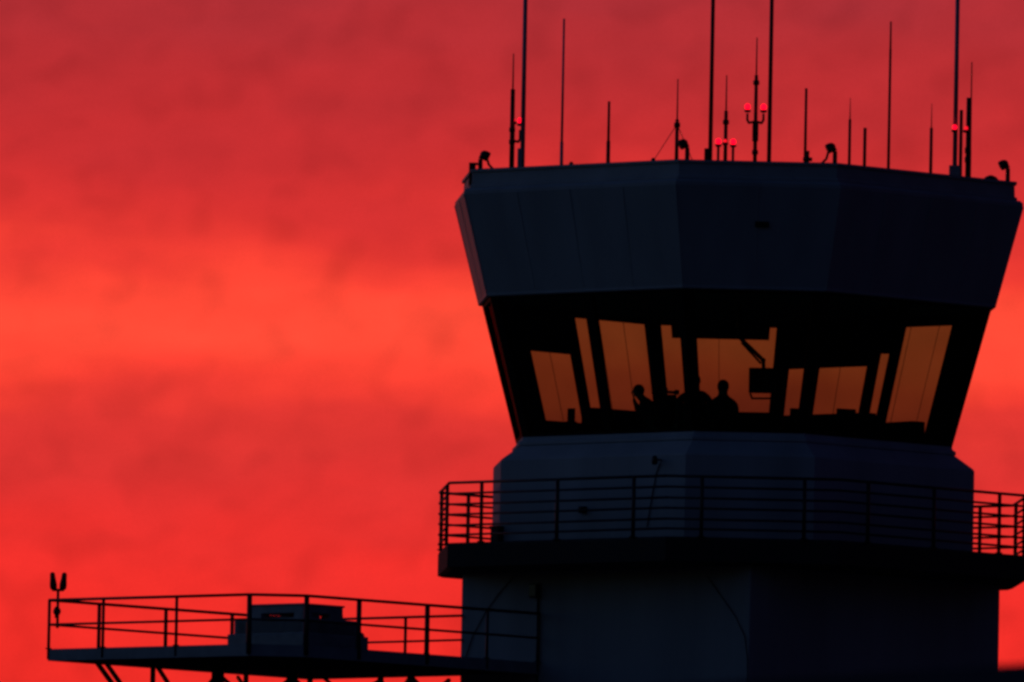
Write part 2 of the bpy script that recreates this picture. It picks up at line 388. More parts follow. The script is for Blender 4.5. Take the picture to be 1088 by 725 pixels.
def gooseneck(px, ytop, ybase, dirx, label, tail=0):
    b, d_ = rp(px, 22); t = thing('roof_floodlight', label, 'floodlight', b, 'hooded floodlights on the roof edge')
    z1 = ztop(px, ytop+6, d_); mb = MB(); mb.tube(b, (b.x,b.y,z1), .045, .04)
    top = Vector((b.x-dirx*.01, b.y, z1)); mb.path([Vector((b.x,b.y,z1)), Vector((b.x+dirx*.03,b.y,z1+.05))], .045); mb.build('stem', M['black'], t)
    hd = MB(); c = Vector((b.x+dirx*.10, b.y-.04, z1+.05)); ax = Vector((dirx*.8, -.15, -.45)).normalized(); X = ax.orthogonal().normalized(); Y = ax.cross(X)
    hd.lathe(c-ax*.11, [(.035,0),(.07,.03),(.088,.08),(.09,.14),(.08,.155)], ax=(X,Y,ax)); hd.build('lamp_head', M['black'], t)
    if tail:
        mb = MB(); mb.path([c, Vector((b.x+tail*.5,b.y,z_par+.10)), Vector((b.x+tail,b.y,z_par-.05))], .022); mb.build('stay_arm', M['black'], t)
gooseneck(510.5, 163, 178, 1, 'hooded floodlight at the left corner of the roof edge', .30)
gooseneck(730, 151, 168, -1, 'hooded floodlight beside the guyed antenna')
gooseneck(887, 155, 170, -1, 'hooded floodlight right of middle with a sloping arm', -.30)
gooseneck(1071, 173, 190, -1, 'hooded floodlight at the right end of the roof edge')
b, _ = rp(502, 14); mb = MB(); mb.box(b+Vector((0,0,.20)), (.12,.12,.40)); mb.box(b+Vector((.02,0,.41)), (.16,.14,.04)); tag(mb.build('roof_bollard', M['black'], None, .01), 'short dark stub at the far left corner of the roof', 'stub post')
b, d_ = rp(1053, 26); mb = MB(); mb.lathe(b, [(.16,0),(.16,.24),(.15,.32),(.10,.38),(.03,.41)]); tag(mb.build('roof_dome', M['black'], None), 'small dark dome vent near the right roof corner', 'dome vent')
b, d_ = rp(858, 28); mb = MB(); mb.tube(b, b+Vector((0,0,.52)), .03); mb.tube(b+Vector((0,0,.36)), b+Vector((0,0,.42)), .085, .085); mb.tube(b+Vector((0,0,.50)), b+Vector((0,0,.54)), .035, .03); tag(mb.build('roof_valve', M['black'], None), 'small flanged stub beside slim rod right of tall poles', 'pipe stub')
for px, lb in ((607,'short dark bolt stub left of the stubby antenna'), (694,'tiny dark stub on parapet left of the guyed antenna')):
    b, d_ = rp(px, 10); mb = MB(); mb.lathe(b, [(.04,0),(.04,.33),(.02,.36)]); tag(mb.build('pipe_stub', M['black'], None), lb, 'pipe stub')
# antenna between low pair of red lamps
t, b, d_ = antenna(770.5, [('mast', None, 118, 2.2, 2.0), ('whip', 118, 80, .9, .6)], 'antenna standing between the lower pair of red lights', clamps=(130,))
light_at(763.3, 150.5, d_, 'left red lamp of the lower pair near roof level', z_deck)
light_at(779, 151, d_, 'right red lamp of the lower pair near roof level', z_deck)
p_ = at(770.5, 150, d_+6); red_light(p_, 'small dim red lamp on antenna between the lower pair', r=.03, m='dimlamp', stem=0)
# antenna with U bracket
t, b, d_ = antenna(802, [('mast', None, 80, 2.3, 1.9), ('whip', 80, 40, .9, .6)], 'tallest black antenna carrying the upper pair of red lights', clamps=(88, 134, 148, 162))
zb = ztop(802, 131, d_)
mb = MB(); mb.box((b.x, b.y-.02, ztop(802,138,d_)), (.11,.10,.26)); mb.build('bracket_box', M['black'], t, .01)
for dx, nm in ((-8.7*S, 'left red lamp of the upper pair on forked bracket'), (8.2*S, 'right red lamp of the upper pair on forked bracket')):
    e = arm_to(t, b, zb, dx, ztop(802, 121, d_))
    red_light(Vector((e.x, e.y, ztop(802, 114, d_))), nm, r=.052)
antenna(855.3, [('mast', None, 94, 1.7, 1.4)], 'slim plain rod right of the tall black poles')
antenna(902.3, [('mast', None, 127, 1.7, 1.5), ('whip', 127, 104, .7, .3)], 'thin whip antenna just right of floodlight with sloping arm')
antenna(918.5, [('mast', None, 136, 1.9, 1.8)], 'shortest plain rod on the right half of the roof')
antenna(944, [('mast', None, 52, 1.7, 1.3), ('whip', 52, 23, 1.1, .9)], 'very tall slim whip antenna on the right half')
antenna(989, [('mast', None, 136, 1.9, 1.7), ('whip', 136, 110, .7, .3)], 'thin whip antenna left of the right tall grey pole')
antenna(1020.5, [('mast', None, 117, 2.0, 1.9)], 'black rod between right grey pole and the twin antenna')
t, b, d_ = antenna(1028, [('mast', None, 104, 2.5, 2.2)], 'thick black rod antenna at far right with clamp', clamps=(160,170), inset=26)
p_ = at(1026.5, 136.5, d_+8); red_light(p_, 'small red lamp clamped on thick far right rod', r=.034, m='dimlamp')
p_ = at(1014.3, 135.5, front_depth(1014.5,26)+9); red_light(p_, 'red lamp clamped on the right tall grey pole', r=.042, m='redlamp')
antenna(1030.8, [('mast', None, 160, 1.2, 1.2), ('whip', 160, 66, 1.0, .6)], 'slender whip antenna rising at far right end', inset=36)

# ------------------------------------------------------------------ inside the cab
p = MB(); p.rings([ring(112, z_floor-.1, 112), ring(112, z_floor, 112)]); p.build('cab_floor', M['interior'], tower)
def px_y(py, d_, px=782): return zat(px, py, d_)
def monitor(px, py, w_, h_, d_, label, zbase, face=0, group='computer screens on the consoles'):
    c = at(px, py, d_); t = thing('monitor', label, 'monitor', (c.x, c.y, zbase), group)
    ax = (Vector((math.cos(face), math.sin(face), 0)), Vector((-math.sin(face), math.cos(face), 0)), Vector((0,0,1)))
    mb = MB(); mb.box(c, (w_*S, .05, h_*S), ax); mb.build('housing', M['black'], t, .008)
    mb = MB(); mb.box(c+ax[1]*.028, (w_*S-.04, .006, h_*S-.04), ax); mb.build('screen', M['screen'], t)
    mb = MB(); mb.tube((c.x,c.y,zbase+.015), (c.x,c.y,c.z), .025); mb.lathe((c.x,c.y,zbase), [(.11,0),(.11,.012),(.03,.02)]); mb.build('stand', M['black'], t)
def console(pts, zt, label, depth=.7, knee=True):
    """desk with raised back along a line of plan points"""
    a, b = [Vector(p) for p in pts]; u = (b-a).normalized(); v = Vector((-u.y, u.x, 0)); L_ = (b-a).length; c = (a+b)/2
    t = thing('control_console', label, 'console', (c.x, c.y, z_floor), 'control consoles inside the cab')
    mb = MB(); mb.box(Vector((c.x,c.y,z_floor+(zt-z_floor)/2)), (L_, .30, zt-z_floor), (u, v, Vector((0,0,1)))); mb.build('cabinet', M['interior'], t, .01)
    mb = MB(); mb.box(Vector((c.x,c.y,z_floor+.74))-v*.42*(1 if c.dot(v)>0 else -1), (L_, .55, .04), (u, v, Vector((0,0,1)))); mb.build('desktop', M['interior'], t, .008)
    return zt
def P3(px, d_): w = at(px, 450, d_); return Vector((w.x, w.y, 0))
zl = zat(600, 449, -60)
console((P3(572,-32), P3(622,-80)), zl, 'dark console seen low in the left window')
z2 = zat(660, 435.5, -150); console((P3(624,-88), P3(706,-168)), z2-.04, 'dark console behind the leaning person')
z3 = zat(765, 437.5, -170); console((P3(712,-182), P3(832,-176)), z3, 'dark console along the rear of the cab')
z4 = zat(880, 441, -130); console((P3(838,-160), P3(925,-82)), z4, 'dark console right of the hanging screen')
z5 = zat(955, 449, -40); console((P3(930,-70), P3(976,-15)), z5, 'dark console seen low in the right window')
monitor(607, 441, 9, 14, -55, 'small upright screen above the left console', zl, R(140))
monitor(899, 441, 23, 13, -100, 'screen standing low right of the window post', z4-.1, R(30))
monitor(846, 439, 14, 10, -150, 'small screen just right of the hanging display', z4-.1, R(20))
monitor(654, 443, 16, 11, -130, 'screen in front of the leaning person', z2-.2, R(150))
c = at(619, 440, -70); mb = MB(); mb.tube((c.x,c.y,zl-.02), (c.x,c.y,zat(619,430,-70)), .022, .018); mb.lathe((c.x,c.y,zl-.02), [(.06,0),(.06,.015),(.02,.02)]); tag(mb.build('microphone', M['black'], None), 'thin upright microphone on left console', 'microphone')
# central equipment rack with cross bar
t_ = at(708, 440, 20); rk = thing('equipment_rack', 'stepped equipment rack with cross bar between the two persons', 'equipment rack', (t_.x, t_.y, z_floor))
mb = MB()
def rk_box(x0, x1, y0, d_=20, dep_=.5):
    zt = zat((x0+x1)/2, y0, d_); a = at(x0, y0, d_); b = at(x1, y0, d_)
    mb.box(((a.x+b.x)/2, a.y, (zt+z_floor)/2), (b.x-a.x, dep_, zt-z_floor))
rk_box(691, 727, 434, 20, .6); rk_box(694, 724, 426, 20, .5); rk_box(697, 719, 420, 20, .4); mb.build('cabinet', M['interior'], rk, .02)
mb = MB(); mb.tube(at(707,424,20), at(707,412,20), .04); mb.build('neck', M['black'], rk)
mb = MB(); mb.bar(at(692.5,415.5,20), at(721.5,417.5,20), .08, .05); mb.box(at(695,416,20), (.09,.14,.08)); mb.box(at(719,417,20), (.09,.14,.08)); mb.build('cross_bar', M['black'], rk, .01)
# hanging display on ceiling arm
dd = -40; c = at(810, 404.5, dd); e0 = at(785, 358, dd); e1 = at(811, 383, dd)
t = thing('hanging_display', 'black display hanging from the ceiling on jointed arm', 'display', (c.x, c.y, c.z-.3))
mb = MB(); mb.box(c, (29*S, .10, 27*S)); mb.build('screen_housing', M['black'], t, .015)
mb = MB(); mb.box(c+Vector((0,.053,0)), (26*S, .008, 23*S)); mb.build('screen', M['screen'], t)
mb = MB(); a = at(797, 418, dd); b = at(799, 423.5, dd); b2 = at(820, 423.5, dd); mb.path([a, b, b2], .018); mb.build('handle', M['black'], t)
mb = MB(); top = Vector((e0.x, e0.y, z_head+.03)); mb.tube(top, e0, .04); mb.tube(e0, e1, .036, .036); mb.ball(e0, .05); mb.ball(e1, .045); mb.tube(e1, c+Vector((.02,0,.2)), .035); mb.tube(e0+Vector((.05,0,-.10)), e1+Vector((-.04,0,-.06)), .02); mb.build('arm', M['black'], t)
# overhead cabinet hanging from ceiling by the rear panes
def ceiling_box(x0, x1, yb, d_, label, name='ceiling_unit'):
    a, b = at(x0, yb, d_), at(x1, yb, d_); mb = MB(); zt = z_head+.03
    mb.box(((a.x+b.x)/2, a.y, (a.z+zt)/2), (b.x-a.x, .35, zt-a.z)); mb.box(((a.x+b.x)/2, a.y, a.z-.004), (b.x-a.x-.06, .28, .012))
    tag(mb.build(name, M['interior'], None, .01), label, 'ceiling unit')
ceiling_box(934, 950, 375, 0, 'dark unit hanging at window head by the right pane')

# people ----------------------------------------------------------
def person(px, ytop, d_, facing, label, lean=0.0, leandir=0.0, pose='desk', width=1.0, seed=0):
    """continuous skinned figure; facing = heading angle of the chest"""
    base = at(px, ytop, d_); H = base.z - z_floor
    t = thing('person', label, 'person', (base.x, base.y, z_floor))
    k = H/(.95+.83*math.cos(lean)); fx = Vector((math.cos(facing), math.sin(facing), 0)); sx = Vector((fx.y, -fx.x, 0)); Z = Vector((0,0,1))
    lv = Vector((math.cos(leandir), math.sin(leandir), 0))*math.sin(lean)
    def B(f, s_, z):                       # body point in metres, bends above the hips
        q = fx*f + sx*s_*width + Z*z
        if z > .95 and lean: q = fx*f + sx*s_*width + Z*(.95+(z-.95)*math.cos(lean)) + lv*(z-.95)
        return q*k
    V = []; E = []; Rr = []
    def chain(pts, start=None):
        prev = start
        for (f, s_, z, r) in pts:
            V.append(B(f, s_, z)); Rr.append(r*k); i = len(V)-1
            if prev is not None: E.append((prev, i))
            prev = i
        return prev
    chain([(0,0,.95,.19)]); sp = chain([(0,0,1.08,.20),(-.01,0,1.22,.22),(0,0,1.36,.21)], 0)
    nk = chain([(.0,0,1.47,.10),(.01,0,1.53,.078),(.02,0,1.59,.095),(.02,0,1.66,.11),(.01,0,1.72,.08)], sp)
    hands = []
    for sd in (-1, 1):
        chain([(0,sd*.10,.90,.115),(.01,sd*.10,.72,.085),(.02,sd*.10,.50,.062),(0,sd*.10,.42,.06),(-.02,sd*.10,.25,.052),(-.02,sd*.10,.09,.042),(.06,sd*.11,.045,.042),(.15,sd*.12,.03,.032)], 0)
        if pose == 'desk': arm = [(0,sd*.13,1.41,.11),(0,sd*.21,1.35,.088),(.02,sd*.225,1.24,.08),(.06,sd*.225,1.10,.064),(.22,sd*.20,1.10,.048),(.32,sd*.18,1.10,  .034),(.38,sd*.17,1.09,.032)]
        elif pose == 'face' and sd == 1: arm = [(0,sd*.13,1.41,.11),(0,sd*.21,1.35,.088),(.09,sd*.22,1.26,.088),(.20,sd*.22,1.17,.062),(.18,sd*.12,1.36,.058),(.17,sd*.08,1.47,  .034),(.15,sd*.06,1.53,.032)]
        else: arm = [(0,sd*.13,1.41,.11),(0,sd*.21,1.35,.088),(0,sd*.205,1.24,.085),(-.01,sd*.20,1.10,.075),(.03,sd*.24,.96,.048),(.06,sd*.26,.85,  .034),(.08,sd*.25,.78,.032)]
        chain(arm, sp); hands.append((arm[-2], arm[-1], sd))
    me = bpy.data.meshes.new('person_skin'); me.from_pydata(V, E, [])
    o = bpy.data.objects.new('tmp_skin', me); C.objects.link(o)
    sk = o.modifiers.new('skin', 'SKIN'); sk.use_smooth_shade = True
    if not me.skin_vertices: 
        bpy.context.view_layer.objects.active = o
    for i, sv in enumerate(me.skin_vertices[0].data): sv.radius = (Rr[i]*(1.0), Rr[i]*.85); sv.use_root = (i == 0)
    ss = o.modifiers.new('sub', 'SUBSURF'); ss.levels = 2; ss.render_levels = 2
    dg = bpy.context.evaluated_depsgraph_get(); dg.update()
    m2 = bpy.data.meshes.new_from_object(o.evaluated_get(dg)); bpy.data.objects.remove(o)
    for mm in (M['shirt'], M['trousers'], M['skin'], M['black']): m2.materials.append(mm)
    zs = [(v.co.z/k) for v in m2.vertices]
    hp = [B(*h[1][:3]) for h in hands]; hw = [B(*h[0][:3]) for h in hands]
    nb = B(0,0,1.49)
    for p_ in m2.polygons:
        p_.use_smooth = True; c_ = p_.center; z = c_.z/k
        near = min(min((c_-a).length for a in hp), min((c_-a).length for a in hw)-.02)
        p_.material_index = 2 if (near < .07*k or (c_.z > nb.z and (c_-B(.01,0,1.6)).length < .2*k)) else (3 if z < .09 else (1 if z < .93 else 0))
    bd = bpy.data.objects.new('body', m2); C.objects.link(bd); bd.parent = t
    # fingers joined into the body mesh
    import bmesh
    bm = bmesh.new(); bm.from_mesh(m2)
    fm = MB()
    for (a_, b_, sd) in hands:
        pa, pb = B(*a_[:3]), B(*b_[:3]); u = (pb-pa).normalized(); w_ = u.cross(Z if abs(u.z) < .8 else fx).normalized(); dn = w_.cross(u)
        for j, ln in enumerate((.065,.078,.072,.055)):
            q0 = pb + w_*((j-1.5)*.019*k) + u*.01*k; q1 = q0+u*ln*.5*k-dn*.008*k; q2 = q1+(u-dn*.7).normalized()*ln*.5*k
            fm.tube(q0, q1, .0095*k, .0085*k, 8); fm.tube(q1, q2, .0085*k, .0065*k, 8); fm.ball(q1, .0088*k, 8, 5); fm.ball(q2, .0066*k, 8, 5)
        q0 = pb - w_*.025*k*sd - u*.02*k; q1 = q0 - w_*.028*k*sd + u*.025*k; q2 = q1+u*.03*k
        fm.tube(q0, q1, .012*k, .0105*k, 8); fm.tube(q1, q2, .0105*k, .008*k, 8); fm.ball(q1, .0107*k, 8, 5); fm.ball(q2, .0082*k, 8, 5)
    # nose, ears, eyes, mouth
    hc = B(.02,0,1.645)
    fm.ball(hc+fx*.098*k-Z*.01*k, .016*k, 8, 6, (1,1,1.6))
    for sd in (-1,1): fm.ball(hc+sx*sd*.088*k, .026*k, 8, 6, (.6,.9,1.3))
    fm.ball(hc+fx*.085*k-Z*.052*k, .02*k, 8, 5, (.9,.9,.35))
    base_n = len(bm.verts); nv = [bm.verts.new(v) for v in fm.v]
    for f_ in fm.f:
        try: fc = bm.faces.new([nv[i] for i in f_]); fc.material_index = 2; fc.smooth = True
        except ValueError: pass
    bm.to_mesh(m2); bm.free()
    em = MB()
    for sd in (-1,1): em.ball(hc+fx*.085*k+sx*sd*.032*k+Z*.012*k, .012*k, 8, 6)
    def child(mb, nm, mt):
        me_ = bpy.data.meshes.new(nm); me_.from_pydata(mb.v, [], mb.f)
        for p_ in me_.polygons: p_.use_smooth = True
        me_.materials.append(M[mt]); oo = bpy.data.objects.new(nm, me_); C.objects.link(oo); oo.parent = t
    child(em, 'eyes', 'black')
    hm = MB(); hm.ball(hc+Z*.03*k-fx*.018*k, .108*k, 16, 10, (.95,.95,1.0)); child(hm, 'hair', 'hair')
    return t
person(768.5, 403.5, 60, R(95), 'person standing upright with square shoulders beside the hanging display')
person(700, 410, 40, R(175), 'person leaning forward at left with hand near the face', lean=.52, leandir=R(180), pose='face')
person(738, 397, 110, R(80), 'person mostly hidden behind the central window post', width=1.22, pose='rest')

# ------------------------------------------------------------------ side platform
dirR = Vector((math.cos(R(PHI+135)), math.sin(R(PHI+135)), 0))       # away from the camera to the right
dirR = Vector((math.sin(R(41)), math.cos(R(41)), 0)); dirL = Vector((-math.cos(R(41)), math.sin(R(41)), 0))
zd = zat(52, 690, 184); zdb = zat(52, 702.5, 184)
def G(px, d_, z): w = at(px, 690, d_); return Vector((w.x, w.y, z))
wl, nl = wallpt(7, 573, 690, None, .0)
B2 = Vector((wl.x, wl.y, 0)); U = .976; UL = 1.013; lenR = (573-326)/.656*S*U; B1 = B2 - dirR*lenR
n0 = Vector((math.sin(R(4)), -math.cos(R(4)), 0)); tM = Vector((n0.y, -n0.x, 0))   # along near chamfer, to the left
tM = Vector((-math.cos(R(4)), -math.sin(R(4)), 0)); A1 = B1 + tM*61*S*.98
P0 = A1 + dirL*((265-52)/.755*S*UL)
t3 = (B2-P0).dot(dirR); P3_ = P0 + dirR*t3
sqn = Vector((-math.sin(R(41)), -math.cos(R(41)), 0)) # outward normal of left wall
plat = thing('service_platform', 'steel service platform with railings projecting beside the tower shaft', 'platform', (A1.x, A1.y, 0))
poly = [A1, B1, B2-dirR*.01, P3_-dirR*.01, P0]
def up_(z): return Vector((0,0,z))
mb = MB(); mb.rings([[q+up_(zd-.05) for q in poly], [q+up_(zd-.005) for q in poly]]); mb.build('deck', M['roof'], plat)
mb = MB(); eds = [(A1,B1),(B1,B2-dirR*.03),(P3_,P0),(P0,A1),(P3_-dirR*.03,B2-dirR*.06)]
hgt = zd-zdb
for a, b in eds:
    mb.bar(a+up_((zd+zdb)/2), b+up_((zd+zdb)/2), .02, hgt); nin = ((A1+P3_)/2-(a+b)/2).normalized()*.04
    for zz_ in (zd-.008, zdb+.008): mb.bar(a+nin+up_(zz_), b+nin+up_(zz_), .08, .012)
mb.build('edge_channel', M['steelpaint'], plat)
# joists
mb = MB(); nj = 7
for i in range(1, nj):
    q = P0.lerp(A1+ (B1-A1)*0, i/nj); e = q + dirR*(t3-.02); mb.bar(q+up_(zdb+.075)+dirR*.05, e+up_(zdb+.075), .08, .13)
mb.build('joists', M['rail'], plat)
# railing
zt, zm = zd+(zat(52,638,184)-zd), zd+(zat(52,664,184)-zd)
prl = MB()
loop = [P3_, P0, A1, B1, B2-dirR*.02]
ins = .03
for a, b in zip(loop[:-1], loop[1:]):
    for zz_, rr in ((zt,.027),(zm,.022)): prl.tube(a+up_(zz_), b+up_(zz_), rr, n=8)
for a in loop[1:-1]:
    prl.ball(a+up_(zt), .027, 8, 4); prl.ball(a+up_(zm), .022, 8, 4)
# rear end rail to the shaft's left corner
Zc = B2 + dirL*((573-491)/.755*S)
Zc = B2 + dirL*min(((573-491)/.755*S), 1.79)
for zz_, rr in ((zt,.024),(zm,.020)): prl.tube(P3_+up_(zz_), Zc-dirR*.05+up_(zz_), rr, n=8)
pr = prl.build('platform_railing', M['rail'], plat)
def ppost(p, r=.03):
    mb = MB(); mb.tube(p+up_(zdb+.03), p+up_(zt), r, n=8); mb.box(p+up_(zd+.01), (.11,.11,.016)); mb.build('post', M['rail'], pr)
for px in (52, 110, 188, 265): ppost(A1 + dirL*((265-px)/.755*S*UL), .045 if px == 265 else .028)
for px in (326, 381, 453, 517, 571): ppost(B1 + dirR*((px-326)/.656*S*U), .045 if px < 500 else .025)
for px in (104, 174, 244): ppost(P0 + dirR*((px-52)/.656*S*U), .034)
ppost(P3_); ppost(P3_ - dirL*((436-(782+P3_.x/S))/.755*S), .028)
# support frame: legs, cross braces
def leg(px, d_, r=.05, nm='leg', ybr=None):
    g_ = G(px, d_, 0); mb = MB(); mb.box((g_.x, g_.y, zdb/2), (r*2, r*2, zdb)); mb.box((g_.x,g_.y,.03), (r*6,r*6,.06)); mb.build(nm, M['rail'], plat); return g_
L1 = leg(163, 150, .045); L2 = leg(232, 100, .11); L3 = leg(311, 60, .10); L4 = leg(405, 30, .055); L5 = leg(437, 120, .055); L6 = leg(330, 240, .05); L7 = leg(262, 235, .045)
def brace(a, b, w_=.05, nm='brace'):
    mb = MB(); mb.bar(a, b, w_, w_); mb.build(nm, M['rail'], plat)
def W3(px, py, d_): return at(px, py, d_)
# knee braces just under the deck
brace(W3(103,704,180), L1+up_(zdb-1.3), .07); brace(W3(113,705,160), L1+up_(zdb-1.15)+Vector((.02,.1,0)), .07)
brace(W3(167,708,150), L2+up_(zdb-1.6), .06)
brace(L1+up_(zdb-1.6), L2+up_(zdb-.1), .06); brace(L2+up_(zdb-.1), L3+up_(zdb-1.2), .06)
brace(L2+up_(zdb-1.3), L3+up_(zdb-.1), .06)
brace(L2+up_(zdb-.15)+Vector((.35,0,0)), L7+up_(zdb-1.2)+Vector((.5,0,0)), .05)
brace(L3+up_(zdb-.1), L4+up_(zdb-1.5), .06); brace(L3+up_(zdb-1.1), L4+up_(zdb-.1), .06)
brace(L3+up_(zdb-.1)+Vector((.55,0,0)), L4+up_(zdb-.9), .05)
brace(L4+up_(zdb-.1), L5+up_(zdb-1.2), .06); brace(L4+up_(zdb-.9), L5+up_(zdb-.1), .06); brace(L5+up_(zdb-.8), G(478, 60, zdb-.1), .06)
brace(L5+up_(zdb-.1), G(486, 55, zdb-.9), .06)
for zz_ in (zdb-1.6, zdb-4.6, zdb-7.6, zdb-10.6):
    for a, b in ((L1,L2),(L2,L3),(L3,L4),(L4,L5)):
        brace(a+up_(zz_), b+up_(zz_), .07, 'tie'); 
        if zz_ > 3.2: brace(a+up_(zz_), b+up_(zz_-2.9), .05)
# rooftop style air unit standing on deck
uc = G(322, 325, 0)
def ubox(mb, px_n, Llen, Rlen, z0, z1, off=0.0):
    c = uc + (dirL*((Llen)/2) + dirR*((Rlen)/2))*S + dirR*off*S + dirL*off*S
    mb.box((c.x, c.y, (z0+z1)/2), (Llen*S, Rlen*S, z1-z0), (dirL, dirR, Vector((0,0,1))))
    return c
def zu(py): return zat(322, py, 325)
unit = thing('air_handling_unit', 'blocky grey air handling unit in three tiers on the platform deck', 'air handling unit', (uc.x, uc.y, zd))
mb = MB(); ubox(mb, 0, 108, 102, zd+.002, zu(672)); mb.build('base_plinth', M['unit'], unit, .015)
z1, z2_, z3_, z4_ = zu(672), zu(655.5), zu(650.3), zu(641)
mb = MB(); cu = ubox(mb, 0, 98, 84, z1+.002, z2_, 5)
for i in range(7):
    z_ = z1+.04+i*(z2_-z1-.06)/7
    for (dr, ln, of) in ((dirL, 92, -dirR), (dirR, 76, -dirL)):
        half = (84 if dr is dirL else 98)/2*S
        c = cu + of*(half+.012); mb.box((c.x,c.y,z_), (ln*S, .03, .014), (dr, -of, Vector((0,0,1))))
mb.build('louvred_body', M['unit'], unit, .01)
mb = MB(); ubox(mb, 0, 74, 62, z3_, z4_, 8); ubox(mb, 0, 77, 65, z4_-.02, z4_+.012, 6.5); mb.build('top_hood', M['unit'], unit, .01)
for a, b in ((6,6),(66,6),(6,50),(66,50),(14,28)):
    c = uc + dirL*(a+6)*S + dirR*(b+6)*S; mb = MB(); mb.box((c.x,c.y,(z2_+z3_)/2), (.22,.22,z3_-z2_+.01), (dirL, dirR, Vector((0,0,1)))); mb.build('hood_support', M['unit'], unit)
mb = MB(); c = uc+dirR*66*S+dirL*20*S
mb.box((c.x,c.y,z2_+.05), (.3,.25,.10), (dirL,dirR,Vector((0,0,1)))); mb.tube((c.x,c.y,z2_), (c.x,c.y,z2_+.16), .03); mb.build('side_box', M['unit'], unit)
mb = MB(); a = uc+dirR*98*S
mb.path([a+up_(zd+.35)+dirL*.2, a+up_(zd+.30)+dirR*.12+dirL*.2, a+up_(zd+.02)+dirR*.16+dirL*.2], .04); mb.build('pipe', M['unit'], unit)
# twin lamp on the platform corner
q = P0 + dirR*(8.5*S/.656); t = thing('twin_lamp', 'black twin lamp on thin pole at left platform corner', 'lamp', (q.x, q.y, zm-.05))
dq = dep(q); mb = MB(); mb.tube((q.x,q.y,zm-.05), (q.x,q.y,zat(61,627,dq)), .026); mb.tube((q.x-6*S,q.y,zat(61,627,dq)), (q.x+6*S,q.y,zat(61,627,dq)), .025); mb.build('pole', M['black'], t)
for s_ in (-1, 1):
    ax = Vector((s_*.10,0,1)).normalized(); X = Vector((1,0,0)); X = (X-ax*X.dot(ax)).normalized(); mb = MB()
    mb.lathe((q.x+s_*4.6*S, q.y, zat(61,627.5,dq)), [(.03,0),(.062,.04),(.066,.10),(.052,.20),(.045,.28),(.042,.30),(.02,.32)], ax=(X, ax.cross(X), ax)); mb.build('lantern', M['black'], t)
mb = MB(); mb.ball((q.x-.01, q.y-.07, zat(61,650,dq)), .07, 14, 8, (1,.8,1.1)); mb.tube((q.x-.01,q.y-.07,zat(61,657,dq)), (q.x-.01,q.y-.07,zat(61,645,dq)), .04); mb.build('photocell', M['black'], t)

# ------------------------------------------------------------------ near shed with pitched roof (out of focus at lower right)
def nearpt(px, py, D):
    v = fwd*FPX + r2*(px-544) - u2*(py-362.5); return CL + v*(D/v.y)
Ds = 45
a = nearpt(600, 735, Ds); b = nearpt(1140, 702, Ds)
sl = (b.z-a.z)/(b.x-a.x); x0 = a.x-2.5; x1 = b.x+6
zr = lambda x: a.z+(x-a.x)*sl
y0, y1 = a.y, a.y+9
shed = thing('storage_shed', 'low out of focus shed roof along the lower right edge', 'shed', ((x0+x1)/2, (y0+y1)/2, 0))
mb = MB(); mb.add([(x0+.4,y0+.3,0),(x1-.4,y0+.3,0),(x1-.4,y1-.3,0),(x0+.4,y1-.3,0),(x0+.4,y0+.3,zr(x0+.4)-.12),(x1-.4,y0+.3,zr(x1-.4)-.12),(x1-.4,y1-.3,zr(x1-.4)-.12),(x0+.4,y1-.3,zr(x0+.4)-.12)],
    [(0,3,2,1),(4,5,6,7),(0,1,5,4),(1,2,6,5),(2,3,7,6),(3,0,4,7)]); mb.build('wall', M['shed'], shed)
mb = MB(); vs = []
for z_ in (-.12, 0):
    for x, y in ((x0,y0),(x1,y0),(x1,y1),(x0,y1)): vs.append((x,y,zr(x)+z_))
mb.add(vs, [(0,3,2,1),(4,5,6,7),(0,1,5,4),(1,2,6,5),(2,3,7,6),(3,0,4,7)])
mb.build('roof', M['shedroof'], shed)
mb = MB(); mb.box(((x0+x1)/2+1, y0+.27, 1.05), (.95,.06,2.1)); mb.tube(((x0+x1)/2+1.35, y0+.2, 1.0), ((x0+x1)/2+1.35, y0+.2, 1.15), .015); mb.build('door', M['slab'], shed)
for xx in (-2.6, 3.4):
    mb = MB(); xc = (x0+x1)/2+xx
    for w_, h_, ox, oz in ((1.2,.06,0,.45),(1.2,.06,0,-.45),(.06,.9,.6,0),(.06,.9,-.6,0),(.04,.9,0,0)): mb.box((xc+ox, y0+.27, 1.6+oz), (w_,.08,h_))
    wn = mb.build('window', M['frame'], shed); mb = MB(); mb.box((xc, y0+.285, 1.6), (1.15,.01,.86)); mb.build('pane', M['screen'], wn)

# ------------------------------------------------------------------ ground
mb = MB(); mb.add([(-6000,-2000,0),(6000,-2000,0),(6000,9000,0),(-6000,9000,0)], [(0,1,2,3)])
g_ = mb.build('ground', M['asphalt'], None); g_['kind'] = 'structure'; g_['label'] = 'dark airfield ground'; g_.location.z = 0

# ------------------------------------------------------------------ sky
w = bpy.data.worlds.new("World"); bpy.context.scene.world = w; w.use_nodes = True
nt = w.node_tree; N = nt.nodes; L = nt.links
for n in list(N): N.remove(n)
out = N.new('ShaderNodeOutputWorld'); bg = N.new('ShaderNodeBackground'); L.new(bg.outputs[0], out.inputs[0])
sky = N.new('ShaderNodeTexSky'); sky.sky_type = 'NISHITA'; sky.sun_disc = False; sky.sun_elevation = R(1.0); sky.sun_rotation = R(-30); sky.altitude = 100
tc = N.new('ShaderNodeTexCoord'); sep = N.new('ShaderNodeSeparateXYZ'); L.new(tc.outputs['Generated'], sep.inputs[0])
def math_(op, a, b=None, c=None, clamp=False):
    n = N.new('ShaderNodeMath'); n.operation = op; n.use_clamp = clamp
    for i, v in enumerate((a, b, c)):
        if v is None: continue
        if isinstance(v, (int, float)): n.inputs[i].default_value = v
        else: L.new(v, n.inputs[i])
    return n.outputs[0]
